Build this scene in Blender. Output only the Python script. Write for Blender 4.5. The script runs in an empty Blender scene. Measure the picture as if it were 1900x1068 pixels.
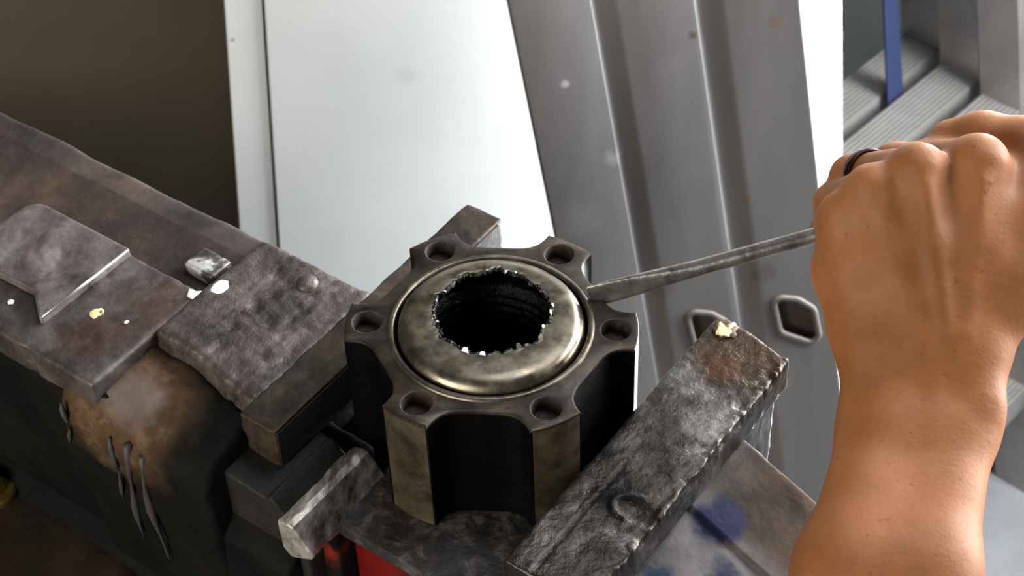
import bpy, bmesh, math, random
import numpy as np
from mathutils import Vector, Matrix, noise
from mathutils.geometry import tessellate_polygon

random.seed(4)
rng = np.random.default_rng(4)
SC = bpy.context.scene
COL = SC.collection

# ------------------------------------------------------------------ units
# all coordinates below are in millimetres; the hub's top face is z = 0 and the
# workshop floor is 1050 mm below it.  V() turns them into Blender metres.
FLOOR = -1050.0
def V(x, y, z):
    return Vector((x / 1000.0, y / 1000.0, (z - FLOOR) / 1000.0))
PHI = math.radians(-37.2)                 # direction of the vice slide
A2 = (math.cos(PHI), math.sin(PHI)); B2 = (-A2[1], A2[0])
def ST(s, t, z):                          # vice frame (along slide, along jaws) -> world mm
    return (s * A2[0] + t * B2[0], s * A2[1] + t * B2[1], z)

# ------------------------------------------------------------------ camera
FPX = 3200.0
TH, ROLL = math.radians(43.6), math.radians(2.4)
cF = np.array([0, math.cos(TH), -math.sin(TH)])
_R0 = np.array([1.0, 0, 0]); _U0 = np.cross(_R0, cF)
cR = math.cos(ROLL) * _R0 - math.sin(ROLL) * _U0
cU = math.sin(ROLL) * _R0 + math.cos(ROLL) * _U0
cC = np.array([8.144, -441.279, 438.558])
cam_d = bpy.data.cameras.new('camera'); cam = bpy.data.objects.new('camera', cam_d)
COL.objects.link(cam)
cam_d.sensor_width = 36.0; cam_d.lens = 36.0 * FPX / 1900.0
cam_d.clip_start = 0.02; cam_d.clip_end = 50
cam_d.dof.use_dof = True; cam_d.dof.focus_distance = 0.61; cam_d.dof.aperture_fstop = 30.0
m = Matrix.Identity(4)
for i in range(3):
    m[i][0] = cR[i]; m[i][1] = cU[i]; m[i][2] = -cF[i]
m.translation = V(*cC)
cam.matrix_world = m
SC.camera = cam

# ------------------------------------------------------------------ world, lights, exposure
SC.view_settings.view_transform = 'Standard'
SC.view_settings.look = 'None'
SC.view_settings.gamma = 1.0
SC.view_settings.use_curve_mapping = False
SC.view_settings.exposure = 0.0
w = bpy.data.worlds.new('world'); SC.world = w; w.use_nodes = True
w.node_tree.nodes['Background'].inputs[0].default_value = (0.85, 0.92, 1.0, 1)
w.node_tree.nodes['Background'].inputs[1].default_value = 0.06

def area(name, loc, target, sx, sy, power, col):
    d = bpy.data.lights.new(name, 'AREA'); d.shape = 'RECTANGLE'
    d.size = sx; d.size_y = sy; d.energy = power; d.color = col
    o = bpy.data.objects.new(name, d); COL.objects.link(o)
    o.location = V(*loc)
    o.rotation_euler = (V(*target) - V(*loc)).to_track_quat('-Z', 'Y').to_euler()
    return o
# daylight of the open door on the right
area('door_daylight', (900, 330, 150), (60, 200, -120), 0.6, 1.0, 42.0, (0.94, 0.97, 1.0))
# added narrow lamp, out of view, that whitens the cabinet's right side
area('cabinet_side_fill', (365, 412, -160), (20, 432, -170), 0.04, 0.9, 17.0, (0.95, 0.98, 1.0))
# skylight above and behind
area('skylight', (350, 380, 1250), (60, 60, -50), 0.7, 0.5, 9.0, (0.90, 0.95, 1.0))
# window at the front left, behind the camera
area('front_window', (-720, -720, 260), (-120, 440, -250), 0.7, 0.7, 12.0, (1.0, 0.95, 0.85))

# ------------------------------------------------------------------ helpers
def lin(c):
    out = []
    for v in c:
        v = v / 255.0
        out.append(v / 12.92 if v <= 0.04045 else ((v + 0.055) / 1.055) ** 2.4)
    return (out[0], out[1], out[2], 1.0)

class Mat:
    """small procedural material builder on object coordinates (metres)"""
    def __init__(self, name):
        self.m = bpy.data.materials.new(name); self.m.use_nodes = True
        self.nt = self.m.node_tree; self.b = self.nt.nodes['Principled BSDF']
        self.tc = self.nt.nodes.new('ShaderNodeTexCoord')
        self.bump = None
    def n(self, t, **kw):
        x = self.nt.nodes.new(t)
        for k, v in kw.items(): setattr(x, k, v)
        return x
    def link(self, a, b): self.nt.links.new(a, b)
    def coord(self, scale=(1, 1, 1), rot=(0, 0, 0)):
        mp = self.n('ShaderNodeMapping'); mp.inputs['Scale'].default_value = scale
        mp.inputs['Rotation'].default_value = rot
        self.link(self.tc.outputs['Object'], mp.inputs[0]); return mp.outputs[0]
    def noise(self, scale, detail=5, rough=0.6, co=None, dist=0.0):
        x = self.n('ShaderNodeTexNoise'); x.inputs['Scale'].default_value = scale
        x.inputs['Detail'].default_value = detail; x.inputs['Roughness'].default_value = rough
        x.inputs['Distortion'].default_value = dist
        self.link(co if co is not None else self.tc.outputs['Object'], x.inputs['Vector'])
        return x.outputs['Fac']
    def ramp(self, src, stops):
        x = self.n('ShaderNodeValToRGB'); cr = x.color_ramp
        while len(cr.elements) < len(stops): cr.elements.new(0.5)
        for e, (p, c) in zip(cr.elements, stops):
            e.position = p; e.color = c if len(c) == 4 else lin(c)
        self.link(src, x.inputs[0]); return x.outputs['Color']
    def fac(self, src, lo, hi):
        x = self.n('ShaderNodeMapRange'); x.inputs['From Min'].default_value = lo
        x.inputs['From Max'].default_value = hi; x.interpolation_type = 'SMOOTHSTEP'
        self.link(src, x.inputs['Value']); return x.outputs[0]
    def mix(self, fac, a, b):
        x = self.n('ShaderNodeMix', data_type='RGBA')
        if isinstance(fac, (int, float)): x.inputs[0].default_value = fac
        else: self.link(fac, x.inputs[0])
        for s, v in ((x.inputs[6], a), (x.inputs[7], b)):
            if isinstance(v, tuple): s.default_value = v if len(v) == 4 else lin(v)
            else: self.link(v, s)
        return x.outputs[2]
    def math(self, op, a, b):
        x = self.n('ShaderNodeMath', operation=op)
        for s, v in ((x.inputs[0], a), (x.inputs[1], b)):
            if isinstance(v, (int, float)): s.default_value = v
            else: self.link(v, s)
        return x.outputs[0]
    def near(self, p, r0, r1, wob=0.0, wscale=60):
        """1 inside r0 (m) of point p (object coords, m), 0 outside r1"""
        x = self.n('ShaderNodeVectorMath', operation='DISTANCE')
        self.link(self.tc.outputs['Object'], x.inputs[0]); x.inputs[1].default_value = p
        d = x.outputs['Value']
        if wob:
            nz = self.noise(wscale, 4); d = self.math('ADD', d, self.math('MULTIPLY', self.math('SUBTRACT', nz, 0.5), wob))
        return self.fac(d, r1, r0)
    def color(self, c):
        if isinstance(c, tuple): self.b.inputs['Base Color'].default_value = c if len(c) == 4 else lin(c)
        else: self.link(c, self.b.inputs['Base Color'])
    def rough(self, r):
        if isinstance(r, (int, float)): self.b.inputs['Roughness'].default_value = r
        else: self.link(r, self.b.inputs['Roughness'])
    def metal(self, v):
        if isinstance(v, (int, float)): self.b.inputs['Metallic'].default_value = v
        else: self.link(v, self.b.inputs['Metallic'])
    def bumps(self, src, strength, dist):
        x = self.n('ShaderNodeBump'); x.inputs['Strength'].default_value = strength
        x.inputs['Distance'].default_value = dist
        self.link(src, x.inputs['Height'])
        if self.bump is not None: self.link(self.bump, x.inputs['Normal'])
        self.bump = x.outputs[0]; self.link(self.bump, self.b.inputs['Normal'])
    def spec(self, v): self.b.inputs['Specular IOR Level'].default_value = v

def grimy(name, dark, mid, light, scale=60, metal=0.5, r0=0.35, r1=0.7, bump=0.4, bscale=350, bdist=0.0006, pos=(0.3, 0.5, 0.72)):
    k = Mat(name)
    if metal == 0.0: k.spec(0.10)
    nz = k.noise(scale, 8, 0.65, dist=0.4)
    k.color(k.ramp(nz, [(pos[0], dark), (pos[1], mid), (pos[2], light)]))
    n2 = k.noise(scale * 2.3, 6, 0.7)
    mr = k.n('ShaderNodeMapRange'); k.link(n2, mr.inputs[0])
    mr.inputs[1].default_value = 0.3; mr.inputs[2].default_value = 0.7
    mr.inputs[3].default_value = r0; mr.inputs[4].default_value = r1
    k.rough(mr.outputs[0]); k.metal(metal)
    if bump:
        k.bumps(k.noise(bscale, 5, 0.65), bump, bdist)
        k.bumps(k.noise(bscale * 0.18, 3, 0.5), bump, bdist * 2.5)
    return k

def mesh_obj(name, verts, faces, mat, parent=None, smooth=True, loc=None, mats=None, fmat=None, sharp=None):
    """verts in world mm; parent is an Empty (or part) with a stored world loc"""
    org = loc if loc is not None else (parent['_org'] if parent is not None else (0, 0, FLOOR))
    vs = [((v[0] - org[0]) / 1000.0, (v[1] - org[1]) / 1000.0, (v[2] - org[2]) / 1000.0) for v in verts]
    me = bpy.data.meshes.new(name); me.from_pydata(vs, [], [list(map(int, f)) for f in faces])
    bm = bmesh.new(); bm.from_mesh(me)
    bmesh.ops.remove_doubles(bm, verts=bm.verts, dist=0.000005)
    if fmat is None: bmesh.ops.recalc_face_normals(bm, faces=bm.faces)
    bm.to_mesh(me); bm.free()
    if mats:
        for q in mats: me.materials.append(q)
        if fmat is not None and len(fmat) == len(me.polygons): me.polygons.foreach_set('material_index', fmat)
    else: me.materials.append(mat)
    if smooth:
        me.polygons.foreach_set('use_smooth', [True] * len(me.polygons))
        if sharp is not None: me.set_sharp_from_angle(angle=math.radians(sharp))
    o = bpy.data.objects.new(name, me); COL.objects.link(o)
    if parent is not None:
        o.parent = parent
        o['_org'] = parent['_org']
    else:
        o.location = V(*org); o['_org'] = list(org)
    return o
def thing(name, label, cat, loc, group=None):
    o = bpy.data.objects.new(name, None); COL.objects.link(o)
    o.empty_display_size = 0.05
    o.location = V(*loc); o['_org'] = list(loc); o['label'] = label; o['category'] = cat
    if group: o['group'] = group
    return o
def tag(o, label, cat, group=None):
    o['label'] = label; o['category'] = cat
    if group: o['group'] = group
    return o
def structure(o):
    o['kind'] = 'structure'; return o

def nz3(x, y, z, s, octv=4):
    return noise.fractal(Vector((x * s, y * s, z * s)), 0.8, 2.0, octv)
def fillet(poly, radii, seg=5):
    """round the corners of a closed 2-D polygon"""
    n = len(poly); out = []
    if isinstance(radii, (int, float)): radii = [radii] * n
    for i in range(n):
        p = Vector(poly[i]); a = Vector(poly[i - 1]) - p; b = Vector(poly[(i + 1) % n]) - p
        la, lb = a.length, b.length
        if la < 1e-6 or lb < 1e-6 or radii[i] <= 0: out.append(tuple(p)); continue
        a /= la; b /= lb
        ang = a.angle(b)
        if ang > math.pi - 0.02: out.append(tuple(p)); continue
        d = min(radii[i] / math.tan(ang / 2), la * 0.45, lb * 0.45)
        r = d * math.tan(ang / 2)
        c = p + (a + b).normalized() * (r / math.sin(ang / 2))
        p0 = p + a * d; p1 = p + b * d
        v0 = p0 - c; v1 = p1 - c
        tot = math.atan2(v0.x * v1.y - v0.y * v1.x, v0.dot(v1))
        for k in range(seg + 1):
            th = tot * k / seg; cs, sn = math.cos(th), math.sin(th)
            out.append((c.x + v0.x * cs - v0.y * sn, c.y + v0.x * sn + v0.y * cs))
    return out
def resample(poly, res):
    out = []
    n = len(poly)
    for i in range(n):
        a = Vector(poly[i]); b = Vector(poly[(i + 1) % n]); L = (b - a).length
        k = max(1, int(math.ceil(L / res)))
        for j in range(k): out.append(tuple(a + (b - a) * (j / k)))
    return out
def offset(poly, d):
    """inward offset of a closed polygon by d"""
    n = len(poly); ar = sum(poly[i][0] * poly[(i + 1) % n][1] - poly[(i + 1) % n][0] * poly[i][1] for i in range(n))
    sg = 1 if ar > 0 else -1
    out = []
    for i in range(n):
        a, p, b = Vector(poly[i - 1]), Vector(poly[i]), Vector(poly[(i + 1) % n])
        e = (b - a)
        if e.length < 1e-9: out.append(tuple(p)); continue
        nn = Vector((-e.y, e.x)).normalized() * sg
        out.append(tuple(p + nn * d))
    return out
def prism(profile, x0, x1, mapf, res=4, rend=1.5, rad=2.0, disp=None, resx=None, shape=None):
    """closed profile (u,v) swept along x from x0 to x1, ends rounded; mapf(x,u,v)->world mm"""
    prof = resample(fillet(profile, rad), res)
    resx = resx or res
    sec = []
    for k in range(4):
        a = math.pi / 2 * k / 3
        sec.append((x0 + rend * (1 - math.sin(a)), rend * (1 - math.cos(a))))
    sec = [(x0 + rend * (1 - math.sin(math.pi / 2 * k / 3)), rend * (1 - math.cos(math.pi / 2 * k / 3))) for k in range(3, -1, -1)]
    sec = [(x0, rend), (x0 + rend * 0.13, rend * 0.5), (x0 + rend * 0.5, rend * 0.13), (x0 + rend, 0)]
    nx = max(1, int(math.ceil((x1 - x0 - 2 * rend) / resx)))
    mid = [(x0 + rend + (x1 - x0 - 2 * rend) * k / nx, 0) for k in range(1, nx)]
    sec = sec + mid + [(x1 - (x - x0), i) for x, i in sec[::-1]]
    vs, fs = [], []
    n = len(prof)
    for x, ins in sec:
        pr = offset(prof, ins) if ins else prof
        nr = offset(prof, -1.0)
        for j in range(n):
            u, v = pr[j]
            if shape: u, v = shape(x, u, v)
            xx = x
            if disp:
                du = nr[j][0] - prof[j][0]; dv = nr[j][1] - prof[j][1]
                p = mapf(x, u, v); k = disp(x, u, v, p)
                u += du * k; v += dv * k
            vs.append(mapf(xx, u, v))
    ns = len(sec)
    for i in range(ns - 1):
        for j in range(n):
            k = (j + 1) % n
            fs.append((i * n + j, i * n + k, (i + 1) * n + k, (i + 1) * n + j))
    for i, flip in ((0, True), (ns - 1, False)):
        tri = tessellate_polygon([[Vector((*(offset(prof, sec[i][1])[j]), 0)) for j in range(n)]])
        for t in tri: fs.append(tuple(i * n + q for q in t))
    return vs, fs
def rbox(lo, hi, r, res, mapf=lambda x, y, z: (x, y, z), disp=None, shape=None):
    """dense box with rounded edges, displaced along its normal; returns verts, faces"""
    lo = np.array(lo, float); hi = np.array(hi, float)
    n = np.maximum(1, np.ceil((hi - lo) / res).astype(int))
    vs, fs = [], []
    il, ih = lo + r, hi - r
    for ax in range(3):
        u, v = (ax + 1) % 3, (ax + 2) % 3
        for side in (0, 1):
            base = len(vs)
            for i in range(n[u] + 1):
                for j in range(n[v] + 1):
                    p = np.zeros(3); p[ax] = hi[ax] if side else lo[ax]
                    p[u] = lo[u] + (hi[u] - lo[u]) * i / n[u]; p[v] = lo[v] + (hi[v] - lo[v]) * j / n[v]
                    q = np.minimum(np.maximum(p, il), ih); d = p - q; L = np.linalg.norm(d)
                    nn = d / L if L > 1e-9 else np.zeros(3)
                    p = q + nn * r
                    if disp is not None: p = p + nn * disp(p, nn)
                    if shape is not None: p = np.array(shape(*p))
                    vs.append(mapf(*p))
            for i in range(n[u]):
                for j in range(n[v]):
                    a0 = base + i * (n[v] + 1) + j; b0 = a0 + n[v] + 1
                    f = (a0, b0, b0 + 1, a0 + 1)
                    fs.append(f if side else f[::-1])
    return vs, fs
def tube(pts, rad, seg=10, cap=True, flat=1.0, up=(0, 0, 1)):
    """tube along a list of mm points; rad scalar or list"""
    n = len(pts); P = [Vector(p) for p in pts]
    if isinstance(rad, (int, float)): rad = [rad] * n
    vs, fs = [], []
    for i in range(n):
        t = (P[min(i + 1, n - 1)] - P[max(i - 1, 0)]).normalized()
        u = t.cross(Vector(up))
        if u.length < 1e-4: u = t.cross(Vector((1, 0, 0)))
        u.normalize(); v = u.cross(t)
        for k in range(seg):
            a = 2 * math.pi * k / seg
            vs.append(tuple(P[i] + u * math.cos(a) * rad[i] + v * math.sin(a) * rad[i] * flat))
    for i in range(n - 1):
        for k in range(seg):
            q = (k + 1) % seg
            fs.append((i * seg + k, i * seg + q, (i + 1) * seg + q, (i + 1) * seg + k))
    if cap:
        fs.append(tuple(range(seg))[::-1]); fs.append(tuple((n - 1) * seg + k for k in range(seg)))
    return vs, fs
def join(*parts):
    vs, fs = [], []
    for v, f in parts:
        o = len(vs); vs += list(v); fs += [tuple(q + o for q in g) for g in f]
    return vs, fs
def lathe(prof, seg, c=(0, 0, 0), jag=None):
    """prof: list of (r,z); optional jag(i,ang)->(dr,dz)"""
    vs, fs = [], []
    n = len(prof)
    for k in range(seg):
        a = 2 * math.pi * k / seg
        for i, (r, z) in enumerate(prof):
            dr, dz = jag(i, a) if jag else (0, 0)
            vs.append((c[0] + (r + dr) * math.cos(a), c[1] + (r + dr) * math.sin(a), c[2] + z + dz))
    for k in range(seg):
        q = (k + 1) % seg
        for i in range(n - 1):
            fs.append((k * n + i, q * n + i, q * n + i + 1, k * n + i + 1))
    return vs, fs
def blob(c, rx, ry, rz, seed=0, wob=0.25, seg=14, mapf=None):
    """flat irregular flake of paint lying on a horizontal face"""
    vs, fs = [], []
    rings = [(1.0, 0.0), (0.93, 0.6), (0.7, 0.92), (0.35, 1.0)]
    for rr, zz in rings:
        for k in range(seg):
            a = 2 * math.pi * k / seg
            w_ = 1 + wob * noise.noise(Vector((math.cos(a) * 1.7 + seed * 3.1, math.sin(a) * 1.7, seed))) * 1.6
            p = (c[0] + rx * rr * w_ * math.cos(a), c[1] + ry * rr * w_ * math.sin(a), c[2] + rz * zz)
            vs.append(mapf(*p) if mapf else p)
    vs.append(mapf(c[0], c[1], c[2] + rz) if mapf else (c[0], c[1], c[2] + rz))
    for i in range(3):
        for k in range(seg):
            q = (k + 1) % seg
            fs.append((i * seg + k, i * seg + q, (i + 1) * seg + q, (i + 1) * seg + k))
    for k in range(seg): fs.append((3 * seg + k, 3 * seg + (k + 1) % seg, 4 * seg))
    fs.append(tuple(range(seg))[::-1])
    return vs, fs

# ------------------------------------------------------------------ materials
M = {}
k = grimy('vice_top', (34, 28, 25), (74, 64, 58), (112, 102, 96), 45, 0.45, 0.35, 0.65, 0.5, 300)
k_n = k.noise(16, 4, 0.6); M['vice_top'] = k.m
k = grimy('vice_body', (6, 8, 7), (12, 15, 13), (28, 23, 18), 22, 0.0, 0.6, 0.85, 0.4, 260, pos=(0.35, 0.5, 0.7)); M['vice_body'] = k.m
k = grimy('anvil_steel', (62, 54, 51), (112, 103, 100), (150, 143, 140), 40, 0.5, 0.35, 0.65, 0.55, 280); M['anvil'] = k.m
k = grimy('pitted_iron', (44, 36, 33), (86, 76, 72), (124, 115, 110), 55, 0.5, 0.35, 0.6, 0.8, 260, 0.001); M['pitted'] = k.m
k = grimy('rusty_iron', (29, 21, 18), (60, 48, 43), (94, 75, 60), 26, 0.2, 0.55, 0.85, 0.4, 300); M['rusty'] = k.m
k = grimy('jaw_steel', (44, 36, 30), (92, 85, 78), (140, 134, 126), 50, 0.75, 0.28, 0.55, 0.5, 300); M['jaw'] = k.m
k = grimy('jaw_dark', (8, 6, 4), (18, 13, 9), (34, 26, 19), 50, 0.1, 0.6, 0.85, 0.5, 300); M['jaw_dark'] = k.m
k = grimy('jaw_brown', (30, 22, 15), (70, 54, 36), (104, 84, 60), 50, 0.4, 0.4, 0.7, 0.5, 300); M['jaw_brown'] = k.m
k = grimy('hub_flange', (24, 19, 15), (55, 46, 38), (86, 75, 63), 60, 0.55, 0.3, 0.5, 0.15, 500, 0.0003); M['hub_top'] = k.m
k = grimy('hub_pillar', (32, 26, 18), (80, 69, 51), (108, 96, 76), 60, 0.55, 0.4, 0.62, 0.3, 420); M['hub_pillar'] = k.m
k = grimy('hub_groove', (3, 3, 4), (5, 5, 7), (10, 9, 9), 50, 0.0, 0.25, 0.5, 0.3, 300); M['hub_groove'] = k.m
k = grimy('hole_rust', (24, 17, 14), (52, 40, 34), (76, 60, 50), 300, 0.1, 0.6, 0.85, 0.3, 600); M['hole'] = k.m
k = grimy('grease_black', (3, 3, 3), (7, 6, 6), (22, 18, 16), 160, 0.0, 0.2, 0.45, 0.8, 260, 0.0012); M['grease'] = k.m
k = Mat('cap_steel')
nz = k.noise(70, 6, 0.6, dist=0.6)
k.color(k.ramp(nz, [(0.28, (84, 68, 44)), (0.42, (122, 112, 97)), (0.7, (140, 131, 117))]))
k.metal(0.95); k.rough(k.fac(k.noise(120, 5), -0.2, 1.6)); k.bumps(k.noise(500, 3), 0.08, 0.0002); M['cap'] = k.m
k = grimy('torn_lip', (8, 7, 6), (26, 23, 20), (150, 142, 130), 260, 0.7, 0.35, 0.6, 0.3, 500, pos=(0.35, 0.55, 0.75)); M['lip'] = k.m
k = grimy('collar_steel', (60, 52, 40), (104, 95, 82), (138, 130, 116), 80, 0.8, 0.25, 0.45, 0.1, 500, 0.0002); M['collar'] = k.m
k = Mat('bright_steel'); k.color((226, 224, 220)); k.metal(0.9); k.rough(0.3); M['bright'] = k.m
k = Mat('shaft_steel')
nz = k.noise(90, 6, 0.7); k.color(k.ramp(nz, [(0.3, (92, 86, 82)), (0.55, (160, 156, 152)), (0.75, (188, 184, 180))]))
k.metal(0.85); k.rough(0.34); k.bumps(k.noise(420, 5), 0.35, 0.0004); M['shaft'] = k.m
k = Mat('handle_plastic'); k.color((60, 16, 14)); k.rough(0.35); M['handle'] = k.m
k = Mat('white_enamel')
nz = k.noise(5, 5, 0.6); base = k.ramp(nz, [(0.3, (232, 238, 238)), (0.6, (243, 247, 246))])
sc_ = k.noise(60, 6, 0.75, k.coord((1, 1, 0.35), (0, 0.5, 0)))
k.color(k.mix(k.fac(sc_, 0.70, 0.78), base, (150, 148, 142)))
def onc(x, y, z): return ((x - 30) / 1000, (y - 458) / 1000, (z - FLOOR) / 1000)
cc = k.nt.nodes['Principled BSDF'].inputs['Base Color'].links[0].from_socket
cc = k.mix(k.math('MULTIPLY', k.near(onc(-50.7, 439.4, -211.8), 0.001, 0.012, 0.012, 60), 0.12), cc, (130, 132, 134))
cc = k.mix(k.math('MULTIPLY', k.near(onc(-157.6, 440, -179.6), 0.0004, 0.0022, 0.003, 300), 0.7), cc, (120, 112, 100))
k.color(cc)
k.rough(0.28); k.spec(0.5); k.bumps(k.noise(6, 2), 0.06, 0.01); M['white'] = k.m
k = Mat('seam_dark'); k.color((60, 60, 58)); k.rough(0.7); M['seam'] = k.m
k = Mat('aluminium_sheet')
nz = k.noise(9, 6, 0.65, k.coord((1, 1, 0.25))); c = k.ramp(nz, [(0.3, (120, 116, 114)), (0.55, (142, 139, 137)), (0.75, (155, 151, 148))])
sp = k.noise(38, 4, 0.55); c = k.mix(k.fac(sp, 0.70, 0.76), c, (158, 154, 150))
sp2 = k.noise(30, 3, 0.5, k.coord((1, 1, 1), (0.7, 0.2, 1.1))); c = k.mix(k.fac(sp2, 0.72, 0.77), c, (84, 72, 58))
k.color(c); k.metal(0.55); k.rough(0.5); k.bumps(k.noise(40, 4), 0.08, 0.001); M['alu'] = k.m
k = Mat('ladder_aluminium')
nz = k.noise(14, 4); k.color(k.ramp(nz, [(0.3, (150, 145, 140)), (0.7, (178, 174, 170))])); k.metal(0.6); k.rough(0.38); M['ladder'] = k.m
k = Mat('pocket_brown'); k.color((104, 92, 82)); k.rough(0.7); M['pocket'] = k.m
k = Mat('rolled_rim'); k.color((112, 105, 99)); k.metal(0.3); k.rough(0.5); k.bumps(k.noise(500, 3), 0.3, 0.0004); M['rim'] = k.m
k = Mat('olive_wall')
nz = k.noise(3, 5, 0.6); k.color(k.ramp(nz, [(0.3, (62, 54, 38)), (0.7, (86, 76, 56))])); k.rough(0.6); k.bumps(k.noise(90, 4), 0.05, 0.002); M['olive'] = k.m
k = Mat('dark_green_wall'); nz = k.noise(4, 4); k.color(k.ramp(nz, [(0.3, (88, 96, 94)), (0.7, (112, 118, 114))])); k.rough(0.6); M['greenwall'] = k.m
k = Mat('concrete'); nz = k.noise(7, 7, 0.7); k.color(k.ramp(nz, [(0.3, (128, 128, 132)), (0.7, (160, 160, 162))])); k.rough(0.75); k.bumps(k.noise(60, 5), 0.2, 0.003); M['concrete'] = k.m
k = Mat('bench_wood'); nz = k.noise(10, 6, 0.6, k.coord((1, 8, 1), (0, 0, PHI))); k.color(k.ramp(nz, [(0.3, (50, 36, 24)), (0.7, (96, 72, 48))])); k.rough(0.7); M['bench'] = k.m
k = Mat('blue_webbing'); k.color((24, 38, 76)); k.rough(0.7); k.bumps(k.noise(900, 2), 0.3, 0.0005); M['blue'] = k.m
k = Mat('blue_plastic'); k.color((112, 122, 170)); k.rough(0.4); M['bluep'] = k.m
k = Mat('red_paint'); nz = k.noise(40, 5); k.color(k.ramp(nz, [(0.3, (66, 4, 2)), (0.6, (112, 9, 4))])); k.rough(0.4); M['red'] = k.m
k = Mat('orange_paint'); k.color((196, 74, 42)); k.rough(0.6); M['orange'] = k.m
k = Mat('white_paint'); k.color((232, 230, 232)); k.rough(0.4); M['wpaint'] = k.m
k = Mat('cream_paint'); nz = k.noise(500, 4); k.color(k.ramp(nz, [(0.36, (90, 66, 34)), (0.46, (226, 206, 156))])); k.rough(0.6); M['cream'] = k.m
k = Mat('blue_paint'); nz = k.noise(120, 4); k.color(k.ramp(nz, [(0.3, (38, 40, 62)), (0.7, (66, 70, 104))])); k.rough(0.4); M['bpaint'] = k.m
k = Mat('drip_paint'); k.color((58, 52, 54)); k.rough(0.6); M['drip'] = k.m
k = Mat('ring_metal'); k.color((52, 24, 22)); k.metal(0.6); k.rough(0.3); M['ring'] = k.m
k = Mat('brass'); k.color((180, 150, 90)); k.metal(0.9); k.rough(0.3); M['brass'] = k.m
k = Mat('skin')
n1 = k.noise(28, 5, 0.6); n2 = k.noise(260, 4, 0.6)
c = k.ramp(n1, [(0.28, (122, 74, 40)), (0.5, (144, 90, 51)), (0.74, (164, 108, 68))])
c = k.mix(k.fac(n2, 0.62, 0.72), c, (132, 74, 42))
k.color(c); k.rough(0.58); k.spec(0.3)
k.b.inputs['Subsurface Weight'].default_value = 0.15
k.b.inputs['Subsurface Radius'].default_value = (0.008, 0.003, 0.0015)
k.b.inputs['Subsurface Scale'].default_value = 0.6
vo = k.n('ShaderNodeTexVoronoi'); vo.inputs['Scale'].default_value = 700
k.link(k.tc.outputs['Object'], vo.inputs['Vector'])
k.bumps(vo.outputs['Distance'], 0.12, 0.0004)
k.bumps(k.noise(160, 5, 0.6, k.coord((0.5, 1.4, 1))), 0.14, 0.001); M['skin'] = k.m

# ------------------------------------------------------------------ setting
def box(name, lo, hi, mat, parent=None, r=0.6, smooth=True, mapf=None):
    vs, fs = rbox(lo, hi, r, 1e6, mapf or (lambda x, y, z: (x, y, z)))
    # plain rounded corner box: 3 cuts by hand
    lo = np.array(lo, float); hi = np.array(hi, float)
    bm = bmesh.new()
    bmesh.ops.create_cube(bm, size=1.0)
    for v in bm.verts: v.co = Vector([(lo[i] + hi[i]) / 2 + v.co[i] * (hi[i] - lo[i]) for i in range(3)])
    if r > 0: bmesh.ops.bevel(bm, geom=bm.edges[:] + bm.verts[:], offset=r, segments=2, affect='EDGES', profile=0.5)
    bm.verts.index_update()
    vs = [tuple(v.co) for v in bm.verts]; fs = [[v.index for v in f.verts] for f in bm.faces]
    bm.free()
    if mapf: vs = [mapf(*v) for v in vs]
    return mesh_obj(name, vs, fs, mat, parent, smooth=smooth, sharp=40)
floor_o = structure(box('floor', (-1500, -1600, FLOOR - 40), (1900, 1500, FLOOR), M['concrete'], r=0))
structure(box('wall_back', (150, 1500, FLOOR), (1900, 1560, 1300), M['greenwall'], r=0))
structure(box('trim_1', (560, 1490, FLOOR), (572, 1501, 1300), M['seam'], r=0))
structure(box('wall_left', (-1500, 478, FLOOR), (-110, 556, 1300), M['olive'], r=0))


# ------------------------------------------------------------------ white cabinet
cab = thing('cabinet', 'white enamelled cabinet with one thin door seam, standing behind the vice', 'cabinet', (30, 458, FLOOR))
def trap(xa, xb):            # maps unit x to the two slanted side lines of a panel
    return lambda x, y, z: ((xa[0] + xa[1] * z) * (1 - x) + (xb[0] + xb[1] * z) * x, y, z)
LFT, SM0, SM1, RGT = (-145.6, 0.089), (-124.4, 0.078), (-123.0, 0.078), (200.2, -0.103)
def slab(name, xa, xb, y0, y1, z0, z1, mat, par, r=1.2):
    bm = bmesh.new(); bmesh.ops.create_cube(bm, size=1.0)
    f = trap(xa, xb)
    for v in bm.verts: v.co = Vector(f(v.co.x + 0.5, y0 if v.co.y < 0 else y1, z0 if v.co.z < 0 else z1))
    bmesh.ops.bevel(bm, geom=bm.edges[:], offset=r, segments=3, affect='EDGES', profile=0.5)
    bm.verts.index_update()
    vs = [tuple(v.co) for v in bm.verts]; fs = [[v.index for v in q.verts] for q in bm.faces]; bm.free()
    return mesh_obj(name, vs, fs, mat, par, smooth=False)
slab('carcass', (LFT[0] + 3, LFT[1]), (RGT[0] - 3, RGT[1]), 446, 477, FLOOR, 250, M['seam'], cab)
slab('frame_strip', LFT, SM0, 440, 470, FLOOR + 1, 250, M['white'], cab)
slab('door', SM1, RGT, 439.4, 470, FLOOR + 1, 250, M['white'], cab)

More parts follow.
